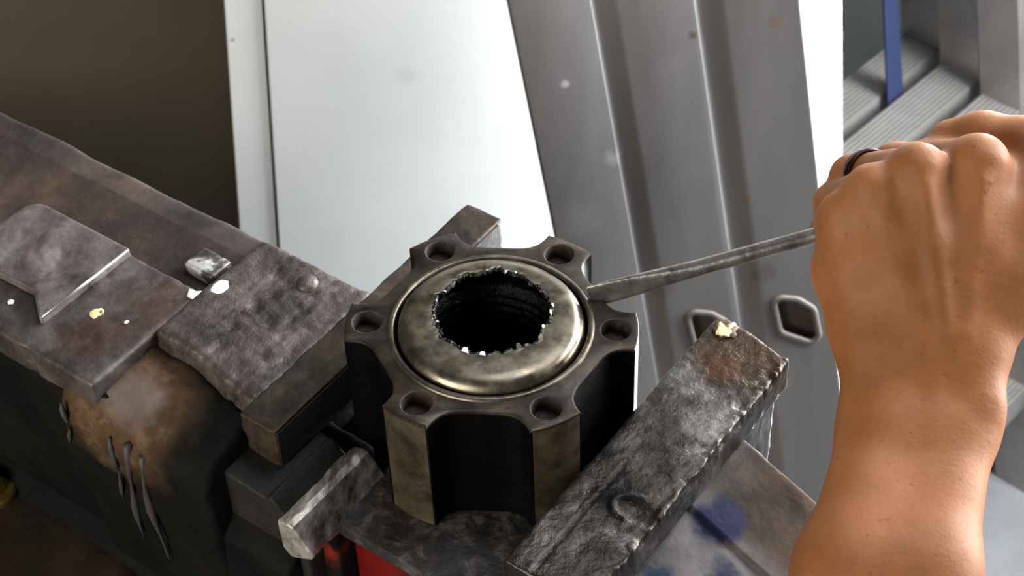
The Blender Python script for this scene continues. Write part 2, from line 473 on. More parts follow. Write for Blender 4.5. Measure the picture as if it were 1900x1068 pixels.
# ------------------------------------------------------------------ leaning aluminium plank
PP0 = Vector((119.0, 335.0, -305.2))
PL = Vector((0.149, -0.1889, -0.9706)).normalized(); PW = Vector((1, 0, 0)); PW = (PW - PL * PW.dot(PL)).normalized()
PN = PW.cross(PL).normalized()
if PN.y > 0: PN = -PN                                    # outward, towards the camera side
def PLK(ac, al, d): return tuple(PP0 + PW * ac + PL * al + PN * d)
plank = thing('plank', 'grey aluminium plank with two pressed grooves and two slots, leaning on the white cabinet', 'plank', tuple(PP0 + PL * 760))
U0, U1, DEP = -330.0, 768.0, 24.0
X0, X1 = -77.0, 86.5
prof = [(X0, -DEP)]
for a in range(5):
    th = math.pi / 2 * a / 4; prof.append((X0 + 2 - 2 * math.cos(th), -2 + 2 * math.sin(th)))
def groove(x, wid):
    return [(x - 0.5, 0), (x, -0.25), (x + 0.5, -0.9), (x + 1.3, -3.0), (x + 2.2, -3.6), (x + 4.5, -3.7), (x + wid * 0.6, -2.6), (x + wid * 0.85, -0.7), (x + wid, -0.08), (x + wid + 1.5, 0)]
g1, g2 = groove(-30.5, 14), groove(27.0, 16)
def strip(pts):
    vs, fs = [], []
    for a, d in pts: vs += [PLK(a, U0, d), PLK(a, U1, d)]
    for i in range(len(pts) - 1): fs.append((2 * i, 2 * i + 1, 2 * i + 3, 2 * i + 2))
    return vs, fs
def slot_outline(ax, al, wd, ht, sk):
    p = [(ax, al), (ax + wd * 0.62, al + sk), (ax + wd, al + sk + 9), (ax + wd + 1.5, al + ht), (ax + wd - 4, al + ht + 4), (ax + 2, al + ht - 8)]
    return fillet(p, [8, 6, 9, 7, 8, 8], 6)
SL1 = slot_outline(-5.0, 18, 25, 36, 5); SL2 = slot_outline(49.5, 18, 25, 36, 5)
def flat(xa, xb, hole=None):
    outer = [(xa, U0), (xb, U0), (xb, U1), (xa, U1)]
    loops = [[Vector((p[0], p[1], 0)) for p in outer]]
    if hole: loops.append([Vector((p[0], p[1], 0)) for p in hole])
    pts = [p for l in loops for p in l]
    return [PLK(p.x, p.y, 0) for p in pts], [tuple(t) for t in tessellate_polygon(loops)]
k = Mat('plank_aluminium')                # same sheet, with its own stains
def onp(a, l):
    p = PLK(a, l, 0); q = PP0 + PL * 760
    return tuple((p[i] - q[i]) / 1000.0 for i in range(3))
nz = k.noise(9, 6, 0.65, k.coord((1, 1, 0.25))); c = k.ramp(nz, [(0.3, (120, 116, 114)), (0.55, (142, 139, 137)), (0.75, (155, 151, 148))])
for a, l, r0, r1, f, col in ((-53.3, -152, 0.001, 0.0035, 0.8, (214, 210, 206)), (23.4, -168, 0.001, 0.004, 0.7, (84, 78, 68)), (71, -167, 0.001, 0.006, 0.5, (150, 108, 80)),
                             (40, -55, 0.001, 0.006, 0.6, (158, 132, 90)), (-34, -98, 0.001, 0.007, 0.5, (190, 186, 182)), (-60, -60, 0.002, 0.02, 0.3, (170, 168, 160)),
                             (46, 0, 0.002, 0.012, 0.4, (96, 88, 84)), (-18, 0, 0.002, 0.010, 0.4, (96, 88, 84))):
    c = k.mix(k.math('MULTIPLY', k.near(onp(a, l), r0, r1, r1 * 1.2, 220), f), c, col)
k.color(c); k.metal(0.55); k.rough(0.5); k.bumps(k.noise(40, 4), 0.08, 0.001); M['plank'] = k.m
face = join(strip(prof + [(X0 + 2.2, 0)]), flat(X0 + 2.2, g1[0][0]), strip(g1), flat(g1[-1][0], g2[0][0], SL1), strip(g2), flat(g2[-1][0], X1 - 2.2, SL2),
            strip([(X1 - 2.2, 0)] + [(X1 - 2 + 2 * math.sin(math.pi / 2 * a / 4), -2 + 2 * math.cos(math.pi / 2 * a / 4)) for a in range(5)] + [(X1, -DEP)]))
mesh_obj('face_sheet', face[0], face[1], M['plank'], plank, smooth=True, sharp=35)
bk = [PLK(X0, U0, -DEP), PLK(X1, U0, -DEP), PLK(X1, U1, -DEP), PLK(X0, U1, -DEP)]
mesh_obj('back_sheet', bk + [PLK(X0, U0, -DEP - 1), PLK(X1, U0, -DEP - 1), PLK(X1, U1, -DEP - 1), PLK(X0, U1, -DEP - 1)],
         [(0, 1, 2, 3), (4, 5, 6, 7), (0, 1, 5, 4), (1, 2, 6, 5), (2, 3, 7, 6), (3, 0, 4, 7)], M['alu'], plank, smooth=False)
for hol in (SL1, SL2):
    ring = resample(hol, 0.8); n = len(ring); vs, fs = [], []
    S = 10
    for i, p in enumerate(ring):
        t2 = (Vector(ring[(i + 1) % n]) - Vector(ring[i - 1])).normalized(); nn = Vector((t2.y, -t2.x))
        r = 2.3 + 0.22 * math.sin(i * 2.1)
        for q in range(S):
            a = 2 * math.pi * q / S
            vs.append(PLK(p[0] + nn.x * r * math.cos(a), p[1] + nn.y * r * math.cos(a), 0.4 + r * 0.8 * math.sin(a)))
    for i in range(n):
        for q in range(S):
            fs.append((i * S + q, ((i + 1) % n) * S + q, ((i + 1) % n) * S + (q + 1) % S, i * S + (q + 1) % S))
    mesh_obj('slot_rim', vs, fs, M['rim'], plank)
    big = offset(ring, -1.5); n = len(big)
    vs = [PLK(p[0], p[1], d_) for d_ in (-0.1, -9.0) for p in big]
    fs = [(i, (i + 1) % n, n + (i + 1) % n, n + i) for i in range(n)] + [tuple(range(n, 2 * n))]
    mesh_obj('slot_pocket', vs, fs, M['pocket'], plank, smooth=False)

# ------------------------------------------------------------------ ladders behind on the right
ZR = -583.0                              # height of the rungs that show; the ladders lean like the plank
def LD(l, p, z):
    k_ = (ZR - z)
    return ((l + p) * 0.70711 + 0.150 * k_, (l - p) * 0.70711 - 0.190 * k_, z)
def ladder(p, l0, l1, rungs, label):
    t = thing('ladder', label, 'ladder', LD(l1, p, FLOOR), 'aluminium ladders behind the plank')
    for l in (l0, l1 + 2):
        pr = [(l - 2, p + 22), (l + 24, p + 22), (l + 24, p + 19), (l + 1, p + 19), (l + 1, p - 19), (l + 24, p - 19), (l + 24, p - 22), (l - 2, p - 22)]
        vs = [LD(a, b, FLOOR) for a, b in pr] + [LD(a, b, 320) for a, b in pr]
        n = len(pr); fs = [(i, (i + 1) % n, n + (i + 1) % n, n + i) for i in range(n)]
        fs += [(8, 9, 10, 11), (8, 11, 12, 15), (12, 13, 14, 15), (3, 2, 1, 0), (7, 4, 3, 0), (7, 6, 5, 4)]
        mesh_obj('stile', vs, fs, M['ladder'], t, smooth=False)
    for z in rungs:
        pr = []
        for i in range(19):
            q = 21 - 42 * i / 18.0
            pr.append((q, 0.0 if i % 2 else -0.9))
        pr += [(-21, -5), (-17, -30), (-11, -35), (11, -35), (17, -30), (21, -5)]
        vs = [LD(l0 + 1, p + u, z + v) for u, v in pr] + [LD(l1, p + u, z + v) for u, v in pr]
        n = len(pr); fs = [(i, (i + 1) % n, n + (i + 1) % n, n + i) for i in range(n)]
        mesh_obj('rung', vs, fs, M['ladder'], t, smooth=False)
    return t
RZ = (ZR, ZR + 290, ZR - 320)
ladder(-380, 672, 983, RZ, 'farthest of the three aluminium ladders, its rung crossing behind the blue strap')
ladder(-324, 650, 966, RZ, 'middle aluminium ladder, between the blue strap and the nearest ladder')
ladder(-268, 627, 949, RZ, 'nearest aluminium ladder, its rung and stile just above the fist')
# blue strap hanging between the first and second ladder
vs, fs = [], []
pts = [(-352, 905, 100, 9), (-352, 902, -400, 9), (-351, 897, -500, 11), (-350, 893, -600, 13), (-350, 890, -700, 12)]
for p, l, z, w_ in pts:
    for a, b in ((-w_, 1), (w_, 1), (w_, -1), (-w_, -1)): vs.append(LD(l + a, p + b, z))
for i in range(len(pts) - 1):
    for k2 in range(4): fs.append((i * 4 + k2, i * 4 + (k2 + 1) % 4, i * 4 + 4 + (k2 + 1) % 4, i * 4 + 4 + k2))
fs += [(0, 1, 2, 3), (16, 17, 18, 19)]
tag(mesh_obj('strap', vs, fs, M['blue'], None, smooth=False, loc=LD(890, -350, -700)), 'blue webbing strap hanging between the ladders', 'strap')

# ------------------------------------------------------------------ bench
bench = thing('workbench', 'brown wooden bench carrying the vice, mostly out of sight', 'bench', ST(-380, -200, FLOOR))
def bbox(name, lo, hi, mat, r=2.0):
    return box(name, lo, hi, mat, bench, r, mapf=lambda s, t, z: ST(s, t, z))
bbox('worktop', (-670, -520, -240), (-92, 55, -200), M['bench'])
for s_ in (-640, -160):
    for t_ in (-500, -10): bbox('leg', (s_, t_, FLOOR), (s_ + 50, t_ + 50, -240), M['bench'])

# ------------------------------------------------------------------ vice
vice = thing('bench_vice', 'dark worn bench vice with dented steel jaws clamping the wheel hub', 'vice', ST(-200, -60, -200))
def ss(a, b, x):
    x = min(1, max(0, (x - a) / (b - a))); return x * x * (3 - 2 * x)
def lump(amp, s, oc=4, pit=0.0, ps=0.25):
    def f(x, u, v, p):
        d = amp * nz3(p[0], p[1], p[2], s, oc)
        if pit:
            q = noise.noise(Vector((p[0] * ps, p[1] * ps, p[2] * ps)))
            d -= pit * max(0.0, q - 0.15) * 2
        return d
    return f
S_T = lambda x, u, v: ST(x, u, v)          # swept along s, profile (t,z)
T_S = lambda x, u, v: ST(u, x, v)          # swept along t, profile (s,z)
# round back of the casting
vs, fs = prism([(-78, -41), (-34, -38), (2, -33), (16, -34), (18, -60), (4, -150), (-68, -150), (-75, -70)], -330, -70, S_T, 4, 2, 5, lump(0.9, 0.03))
mesh_obj('body', vs, fs, M['rusty'], vice, sharp=60)
vs, fs = prism([(-83.6, -37), (-80, -37), (-60, -148), (-74, -151), (-83.5, -90)], -325, -120, S_T, 5, 1, 2, None)
mesh_obj('body_front', vs, fs, M['vice_body'], vice, sharp=60)
# lug below the jaw with rounded front
vs, fs = prism([(-46, -36.5), (-72, -36), (-86, -38), (-92, -52), (-90, -90), (-84, -150), (0, -150), (-20, -60)], -144, -66, S_T, 2.2, 4, 9, lump(1.6, 0.05, 5))
k = grimy('lug_paint', (6, 8, 7), (13, 14, 12), (26, 21, 16), 22, 0.0, 0.6, 0.85, 0.5, 260)
# worn bare-brown top of the lug
LO = vice['_org']
def vo_(p): return tuple((p[i] - LO[i]) / 1000.0 for i in range(3))
nzb = k.noise(38, 6, 0.65)
wm = k.near(vo_(ST(-118, -84, -34)), 0.018, 0.042, 0.03, 40)
lc = k.nt.nodes['Principled BSDF'].inputs['Base Color'].links[0].from_socket
c = k.mix(wm, lc, k.ramp(nzb, [(0.3, (46, 34, 24)), (0.52, (82, 62, 44)), (0.68, (130, 106, 80))]))
c = k.mix(k.math('MULTIPLY', k.near(vo_(ST(-112, -78, -34)), 0.006, 0.018, 0.02, 90), 0.7), c, (112, 98, 92))
k.color(c)
mesh_obj('lug', vs, fs, k.m, vice, sharp=60)
# raised pitted block behind the fixed jaw
vs, fs = rbox((-125, -52, -62), (-66, 11.5, -28), 2.5, 1.5, lambda x, y, z: ST(x, y, z),
              disp=lambda p, n: 0.55 * nz3(p[0], p[1], p[2], 0.06, 4) - 2.4 * max(0, noise.noise(Vector((p[0] * 0.22, p[1] * 0.22, 3.3))) - 0.12) * ss(-122, -100, p[0]),
              shape=lambda x, y, z: (x, y - 8 * ss(-28, -62, z) * ss(-20, -52, y) - (0 if y > -20 else 7 * ss(-110, -66, x)), z))
mesh_obj('block', vs, fs, M['pitted'], vice, sharp=60)
# block's sloping near side (painted)
vs, fs = prism([(-49, -34), (-60, -48), (-84, -78), (-86, -140), (-30, -140), (-30, -34)], -104, -33, S_T, 3, 2, 4, lump(0.8, 0.05),
               shape=lambda x, u, v: (u - 3 * ss(-104, -66, x), v - 20 * ss(-70, -50, x) * ss(-75, -34, v)))
mesh_obj('jaw_support', vs, fs, M['vice_body'], vice, sharp=60)
# anvil slab and its raised plate
vs, fs = rbox((-219, -86, -44), (-124, -25, -29), 1.6, 1.6, lambda x, y, z: ST(x, y, z),
              disp=lambda p, n: 0.35 * nz3(p[0], p[1], p[2], 0.08, 4) - 1.1 * max(0, noise.noise(Vector((p[0] * 0.18, p[1] * 0.18, 7.7))) - 0.2))
k = grimy('anvil_low', (38, 32, 29), (72, 64, 60), (108, 101, 98), 40, 0.45, 0.35, 0.65, 0.55, 280)
lc = k.nt.nodes['Principled BSDF'].inputs['Base Color'].links[0].from_socket
c = k.mix(k.math('MULTIPLY', k.near(vo_(ST(-132, -38, -29)), 0.008, 0.03, 0.03, 60), 0.2), lc, (98, 52, 44))
c = k.mix(k.math('MULTIPLY', k.near(vo_(ST(-144, -68, -29)), 0.004, 0.016, 0.02, 60), 0.4), c, (84, 48, 34))
k.color(c)
mesh_obj('anvil', vs, fs, k.m, vice, sharp=60)
# plate with the bright straight edge
poly = [(-163.2, -25.3), (-163.6, -74.5), (-178.5, -64), (-219.4, -66), (-219.4, -25.3)]
def plate(poly, z0, z1, r, res, dsp):
    pr = resample(fillet(poly, [1, 1, 2, 1, 8]), res)
    vs, fs = [], []
    n = len(pr)
    lev = [(0, z0), (0, z1 - r), (r * 0.3, z1 - r * 0.3), (r, z1)]
    ring = [offset(pr, d) for d, z in lev]
    for q, (d, z) in zip(ring, lev):
        for p in q: vs.append(ST(p[0], p[1], z))
    for i in range(len(lev) - 1):
        for j in range(n): fs.append((i * n + j, i * n + (j + 1) % n, (i + 1) * n + (j + 1) % n, (i + 1) * n + j))
    # interior fill on a grid so that it can carry dents
    from mathutils.geometry import delaunay_2d_cdt
    inner = [Vector(p) for p in ring[-1]]
    xs = [p.x for p in inner]; ys = [p.y for p in inner]
    extra = []
    def inside(x, y):
        c_ = False
        for i in range(len(inner)):
            a, b = inner[i], inner[i - 1]
            if (a.y > y) != (b.y > y) and x < (b.x - a.x) * (y - a.y) / (b.y - a.y) + a.x: c_ = not c_
        return c_
    x = min(xs) + res
    while x < max(xs):
        y = min(ys) + res
        while y < max(ys):
            if inside(x, y): extra.append(Vector((x, y)))
            y += res
        x += res
    ed = [(i, (i + 1) % n) for i in range(n)]
    cv, ce, cf, *_ = delaunay_2d_cdt(inner + extra, ed, [], 1, 0.01)
    o = len(vs)
    for i, p in enumerate(cv):
        z = z1 + (dsp(p.x, p.y) if i >= n else 0)
        vs.append(ST(p.x, p.y, z))
    for f in cf: fs.append(tuple(o + q for q in f))
    return vs, fs
def pdent(x, y):
    d = 0.25 * nz3(x, y, 2, 0.09, 4)
    for cx, cy, r, a in ((-192, -49, 10, 1.6), (-181, -44, 9, -1.5), (-203, -58, 9, 1.4), (-175, -54, 8, -1.2), (-206, -46, 7, -1.0), (-196, -37, 7, 0.8)):
        q = math.hypot(x - cx, y - cy) / r
        d += a * 0.5 * max(0, 1 - q * q) * (1 + 0.9 * nz3(x, y, 9, 0.25, 3))
    return d
vs, fs = plate(poly, -31, -25.4, 0.9, 1.5, pdent)
mesh_obj('anvil_plate', vs, fs, M['anvil'], vice, sharp=50)
vs, fs = tube([ST(-163.6, -73, -25.6), ST(-163.4, -50, -25.5), ST(-163.3, -27, -25.6)], [0.7, 0.9, 0.6], 8)
mesh_obj('plate_edge_glint', vs, fs, M['bright'], vice)  # bright tube standing in for the highlight on the plate's edge
# bright worn corner stub next to the block
vs, fs = rbox((-144, -16, -38), (-128, -4, -30.5), 1.0, 1.0, lambda x, y, z: ST(x, y, z), disp=lambda p, n: 0.5 * nz3(p[0], p[1], p[2], 0.15, 4))
k = Mat('worn_corner'); wn = k.noise(110, 4, 0.6)
k.color(k.ramp(wn, [(0.42, (84, 78, 74)), (0.52, (130, 126, 122)), (0.6, (230, 228, 226))])); k.metal(0.6); k.rough(0.4)
o = mesh_obj('worn_stub', vs, fs, k.m, vice, sharp=60)
# rounded stud near the far edge of the block
vs, fs = lathe([(0.01, 2.2), (2.5, 2.0), (4.2, 1.0), (4.8, -1.5)], 20, ST(-92, 1, -28.2)); mesh_obj('stud', vs, fs, M['pitted'], vice)
# fixed jaw plate and the ledge under it
def jawdent(seed, amp):
    def f(x, u, v, p):
        return amp * nz3(p[0] + seed, p[1], p[2], 0.07, 5) - amp * 1.8 * max(0, noise.noise(Vector((p[0] * 0.2 + seed, p[1] * 0.2, p[2] * 0.2))) - 0.25)
    return f
vs, fs = prism([(-68, -28), (-50.4, -28), (-50.4, -47), (-54, -49), (-54, -100), (-68, -100)], -66, 75, T_S, 1.6, 1, 0.8, jawdent(3, 0.4))
k = grimy('fixed_jaw_steel', (26, 18, 12), (54, 43, 33), (86, 74, 62), 50, 0.5, 0.4, 0.7, 0.5, 300)
o = mesh_obj('fixed_jaw', vs, fs, k.m, vice, sharp=50)
vs, fs = prism([(-68, -46), (-46, -48), (-44, -46.5), (-42, -48), (-37, -53), (-31, -50), (-28, -60), (-30, -110), (-68, -110)], -80, -44, T_S, 1.2, 1.2, 0.8, jawdent(19, 0.15))
mesh_obj('jaw_step', vs, fs, M['jaw_dark'], vice, sharp=50)
vs, fs = prism([(-34, -46), (-29, -43.5), (-26, -44), (-18.8, -54), (-19.5, -58), (-30, -64), (-34, -60)], -87, -43, T_S, 1.0, 1.2, 0.8, jawdent(11, 0.7))
k = grimy('ledge_steel', (40, 32, 26), (128, 118, 108), (192, 184, 176), 30, 0.6, 0.35, 0.6, 0.6, 240)
st_n = k.noise(60, 5, 0.7, k.coord((1.6, 0.25, 1.2), (0, 0, -PHI)))
c = k.ramp(st_n, [(0.32, (52, 44, 38)), (0.46, (124, 114, 106)), (0.6, (196, 188, 180))])
c = k.mix(k.fac(k.noise(130, 4), 0.64, 0.68), c, (190, 76, 48)); k.color(c)
mesh_obj('jaw_ledge', vs, fs, k.m, vice, sharp=50)
vs, fs = prism([(-72, -66), (-68, -62), (-8, -62), (-8, -150), (-72, -150)], -64, -21.5, lambda x, u, v: ST(x, u, v), 3, 1.5, 3, lump(0.7, 0.06))
k = grimy('support_paint', (5, 7, 6), (11, 14, 12), (24, 20, 16), 22, 0.0, 0.6, 0.85, 0.5, 260)
lc = k.nt.nodes['Principled BSDF'].inputs['Base Color'].links[0].from_socket
c = k.mix(k.near(vo_(ST(-27, -72, -74)), 0.003, 0.009, 0.016, 80), lc, (120, 36, 22)); k.color(c)
mesh_obj('support_foot', vs, fs, k.m, vice, sharp=50)
box('jaw_shade_liner', (-50.3, -65.5, -46.5), (-49.8, 72, -29.2), M['jaw_dark'], vice, 0.1, mapf=lambda s, t, z: ST(s, t, z))  # added dark sheet: the hub's shade on the jaw's inner face
box('lower_shade_liner', (-54.2, -44, -99), (-53.5, 72, -49.5), M['jaw_dark'], vice, 0.1, mapf=lambda s, t, z: ST(s, t, z))  # same dark lining lower down, keeping the jaw black in shade
# slide
vs, fs = rbox((-22, -71, -60), (50, 34, -53.2), 0.8, 1.6, lambda x, y, z: ST(x, y, z), disp=lambda p, n: 0.5 * max(0, noise.noise(Vector((p[0] * 0.5, p[1] * 0.5, 1.1))) - 0.3) + 0.12 * nz3(p[0], p[1], p[2], 0.3, 3))
k = grimy('slide_grit', (28, 26, 26), (56, 52, 50), (112, 106, 104), 120, 0.35, 0.35, 0.7, 0.7, 420, 0.0009, pos=(0.3, 0.52, 0.72))
mesh_obj('slide_plate', vs, fs, k.m, vice, sharp=50)
box('slide_beam', (-21, -64, -130), (52, 20, -60), M['red'], vice, 2, mapf=lambda s, t, z: ST(s, t, z))
# moving jaw: dented top bar
def bar_disp(p, n):
    s, t, z = p
    d = 0.35 * nz3(s, t, z, 0.08, 5) - 0.7 * max(0, noise.noise(Vector((s * 0.16, t * 0.16, 5.0))) - 0.2)
    e = ss(78, 85, s) * ss(-34, -30, z)                       # beaten outer edge
    d += e * (-2.0 * abs(noise.noise(Vector((t * 0.11, s * 0.2, 1.0)))) - 1.0 * noise.noise(Vector((t * 0.5, s * 0.3, 2.0))) * (0.4 + 1.2 * abs(noise.noise(Vector((t * 0.07, 0, 6.0))))))
    e2 = ss(56, 53, s) * ss(-34, -30, z)
    d += e2 * -0.8 * abs(noise.noise(Vector((t * 0.2, 3.0, 1.0))))
    if n[2] > 0.5:
        q = (s - 76) + 0.25 * (t + 22)                        # chisel gouge
        g = math.hypot((s - 78) / 9.0, (t + 23) / 5.5)
        d -= 1.5 * max(0, 1 - g * g)
        d += 0.9 * math.exp(-((g - 1.05) / 0.16) ** 2) * (1 if s < 77 else 0)
        d -= 0.5 * math.exp(-((s - 62.5) / 0.35) ** 2) * ss(8, -20, t)      # scratch / plate joint
        for c0 in (10, 14, 3, 27, -44, -48):                              # file marks across
            d -= 0.35 * math.exp(-((t - c0 - 0.15 * (s - 70)) / 0.5) ** 2) * ss(66, 72, s)
    return d
def bar_shape(s, t, z):
    t2 = t
    if t > 55:                                                # far end is skewed and chipped
        t2 = t - 4.0 * (t - 55) / 20 * ss(60, 86, s) * 1.2
    return (s, t2, z)
vs, fs = rbox((51.2, -66, -44), (86, 75, -28), 1.4, 1.05, lambda x, y, z: ST(x, y, z), disp=bar_disp, shape=bar_shape)
k = grimy('moving_jaw_steel', (30, 26, 23), (68, 63, 59), (128, 124, 121), 42, 0.8, 0.2, 0.45, 0.7, 300, 0.0008)
lc = k.nt.nodes['Principled BSDF'].inputs['Base Color'].links[0].from_socket
wb = k.near(vo_(ST(70, 68, -28)), 0.012, 0.032, 0.025, 50)
c = k.mix(k.math('MULTIPLY', wb, 0.9), lc, (62, 46, 30))
c = k.mix(k.math('MULTIPLY', k.near(vo_(ST(66, 52, -28)), 0.002, 0.012, 0.016, 120), 0.14), c, (130, 62, 34))
c = k.mix(k.near(vo_(ST(76, 24, -28)), 0.003, 0.011, 0.022, 150), c, (112, 107, 102)); k.color(c)
mv = mesh_obj('moving_jaw', vs, fs, k.m, vice, sharp=60)
vs, fs = blob((58, 70, -28.2), 5.0, 6.0, 1.1, 4, 0.3, 18, ST); mesh_obj('knob', vs, fs, M['jaw_brown'], vice)
vs, fs = blob((58.3, 69.5, -27.3), 3.4, 4.0, 0.3, 2, 0.5, 22, ST); mesh_obj('paint_chip', vs, fs, M['cream'], vice)
vs, fs = rbox((53, -63, -100), (81, 73, -43), 2, 2.2, lambda x, y, z: ST(x, y, z), disp=lambda p, n: 0.8 * nz3(p[0], p[1], p[2], 0.06, 5))
k = grimy('jaw_back_steel', (40, 36, 34), (104, 100, 98), (190, 186, 184), 26, 0.5, 0.35, 0.6, 0.4, 240)
st_n = k.noise(70, 5, 0.7, k.coord((1.4, 1.4, 0.25)))
k.color(k.ramp(st_n, [(0.36, (28, 26, 25)), (0.5, (70, 66, 65)), (0.64, (130, 126, 124))])); mesh_obj('jaw_back', vs, fs, k.m, vice, sharp=60)
vs, fs = prism([(-62, -47), (-30, -47), (1, -47), (2.0, -45), (40, -45), (43, -50), (46, -120), (-62, -120)], 76, 215, S_T, 2.4, 3, 2.5, lump(0.7, 0.05, 5),
               shape=lambda x, u, v: (u - 0.05 * (x - 86), v - 0.42 * max(0, x - 84)))
k = grimy('moving_body_paint', (58, 55, 55), (92, 88, 88), (124, 120, 121), 26, 0.0, 0.5, 0.8, 0.4, 260)
lc = k.nt.nodes['Principled BSDF'].inputs['Base Color'].links[0].from_socket
side = k.near(vo_(ST(112, 33, -56)), 0.020, 0.038, 0.014, 60)
c = k.mix(side, lc, k.ramp(k.noise(40, 6), [(0.3, (34, 25, 18)), (0.55, (62, 48, 35)), (0.75, (88, 72, 55))]))
c = k.mix(k.near(vo_(ST(96, 6, -47)), 0.006, 0.013, 0.016, 70), c, (28, 30, 58))
c = k.mix(k.near(vo_(ST(108, -14, -53)), 0.005, 0.012, 0.018, 80), c, (40, 43, 60))
c = k.mix(k.near(vo_(ST(92, -28, -47)), 0.003, 0.009, 0.016, 80), c, (28, 44, 66))
c = k.mix(k.near(vo_(ST(98, -36, -49)), 0.002, 0.007, 0.014, 90), c, (150, 54, 46))
c = k.mix(k.math('MULTIPLY', k.fac(k.noise(90, 3), 0.68, 0.72), 0.7), c, (120, 44, 40)); k.color(c)
mesh_obj('moving_body', vs, fs, k.m, vice, sharp=60)
# swivel base and foot
org2 = ST(-212, -150, 0)
vs, fs = lathe([(0.01, -160), (92, -160), (99, -161.5), (103, -165), (104, -172), (104, -200), (0.01, -200)], 96, (org2[0], org2[1], 0))
k = grimy('base_brown', (22, 15, 9), (46, 33, 20), (68, 52, 35), 18, 0.15, 0.5, 0.8, 0.4, 260); mesh_obj('swivel_base', vs, fs, k.m, vice, sharp=50)
vs, fs = prism([(-74, -148), (4, -148), (30, -200), (-100, -200)], -300, -90, S_T, 8, 2, 3); mesh_obj('foot', vs, fs, M['vice_body'], vice, sharp=50)
bc = ST(-224, -86, 0)
vs, fs = lathe([(0.01, -148), (5, -148), (6.2, -149), (6.6, -150), (6.6, -157), (0.01, -157)], 6, (bc[0], bc[1], 0))
v2, f2 = lathe([(0.01, -156.6), (10, -156.6), (11, -157.4), (11, -160.2), (0.01, -160.2)], 28, (bc[0], bc[1], 0))
mesh_obj('bolt', *join((vs, fs), (v2, f2)), M['brass'], vice, sharp=30)
# flecks of white and cream paint, each its own
FL = [(-119.5, -20.6, -28.2, 3.6, 4.3, 0.5, 'wpaint'), (-124.5, -28.5, -28.4, 4.2, 2.6, 0.5, 'wpaint'),
      (-150.5, -57.5, -28.9, 2.6, 3.0, 0.35, 'cream'), (-183.5, -72, -28.9, 1.4, 1.6, 0.35, 'wpaint'), (-137, -54.5, -28.8, 0.8, 1.0, 0.3, 'wpaint'),
      (-104, -66, -44, 1.0, 2.0, 0.4, 'cream')]
for i, (s, t, z, a, b, h, c) in enumerate(FL):
    vs, fs = blob((s, t, z), a, b, h, i + 1, 0.3, 18, ST)
    mesh_obj('paint_fleck', vs, fs, M[c], vice)
# paint drips down the front of the lug
def drip(s, t0, z0, z1, r, sw=0.0):
    pts = []
    for i in range(9):
        f = i / 8.0; z = z0 + (z1 - z0) * f
        tt = -92.4 + (0.4 if z > -60 else (z + 60) * -0.052)
        pts.append(ST(s + sw * f + 1.2 * math.sin(f * 5 + s), t0 + (tt - t0) * min(1, f * 6), z))
    vs, fs = tube(pts, [r * (0.8 + 0.4 * math.sin(q * 1.3 + s)) * (1 - 0.6 * (q / 8.0) ** 4) for q in range(9)], 8)
    mesh_obj('paint_drip', vs, fs, M['drip'], vice)
for s, z0, z1, r, sw in ((-106, -46, -108, 1.6, -6), (-98, -48, -112, 1.7, -3), (-114, -48, -84, 1.2, -2), (-139, -44, -66, 1.1, 0)): drip(s, -91, z0, z1, r, sw)

# ------------------------------------------------------------------ wheel hub
hub = thing('wheel_hub', 'six-lobed steel wheel hub with a torn domed cap, clamped upright in the vice', 'wheel hub', (0, 0, -53))
LOBE = [-6 + 60 * i for i in range(6)]
outl, part = [], []                       # outline points and whether they belong to a lobe face
RO = 52.6
for a in LOBE:
    a0 = math.radians(a); ca, sa = math.cos(a0), math.sin(a0)
    hw = 9.0
    for q in (-1, -0.5, 0, 0.5, 1):       # lobe face, gently rounded
        r = RO + 0.7 * (1 - q * q) - (0.0 if abs(q) < 1 else 0.3)
        w_ = hw * q
        outl.append((r * ca - w_ * sa, r * sa + w_ * ca)); part.append(1)
    b0 = math.radians(a + 30); cb, sb = math.cos(b0), math.sin(b0)
    for q in range(1, 24):                # scallop to the next lobe
        f = -1 + 2 * q / 24.0
        wmax = 17.8
        w_ = wmax * math.copysign(1 - (1 - abs(f)) ** 1.25, f) if False else wmax * math.sin(f * math.pi / 2)
        r = 42.2 + 8.2 * abs(w_ / wmax) ** 5
        outl.append((r * cb - w_ * sb, r * sb + w_ * cb)); part.append(0)
n = len(outl)
ins = offset(outl, 0.9)
holes = []
for a in LOBE:
    a0 = math.radians(a); hc = (45.0 * math.cos(a0), 45.0 * math.sin(a0))
    holes.append([(hc[0] + 5.9 * math.cos(2 * math.pi * q / 28), hc[1] + 5.9 * math.sin(2 * math.pi * q / 28)) for q in range(28)])
RB = 35.0
bore = [(RB * math.cos(2 * math.pi * q / 96), RB * math.sin(2 * math.pi * q / 96)) for q in range(96)]
loops = [[Vector((*p, 0)) for p in ins]] + [[Vector((*p, 0)) for p in h] for h in holes] + [[Vector((*p, 0)) for p in bore]]
vs = [(p.x, p.y, 0.0) for l in loops for p in l]
fs = [tuple(t) for t in tessellate_polygon(loops)]; fm = [0] * len(fs)
lev = [(0.9, 0.0), (0.25, -0.3), (0.0, -1.0), (0.0, -14), (0.0, -53)]
base = len(vs)
for d, z in lev:
    for p in offset(outl, d) if d else outl: vs.append((p[0], p[1], z))
for i in range(len(lev) - 1):
    for j in range(n):
        q = (j + 1) % n
        fs.append((base + i * n + j, base + (i + 1) * n + j, base + (i + 1) * n + q, base + i * n + q))
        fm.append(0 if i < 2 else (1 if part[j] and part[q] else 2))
bt = len(vs); vs.append((0, 0, -53))
for j in range(n): fs.append((base + 4 * n + j, bt, base + 4 * n + (j + 1) % n)); fm.append(2)
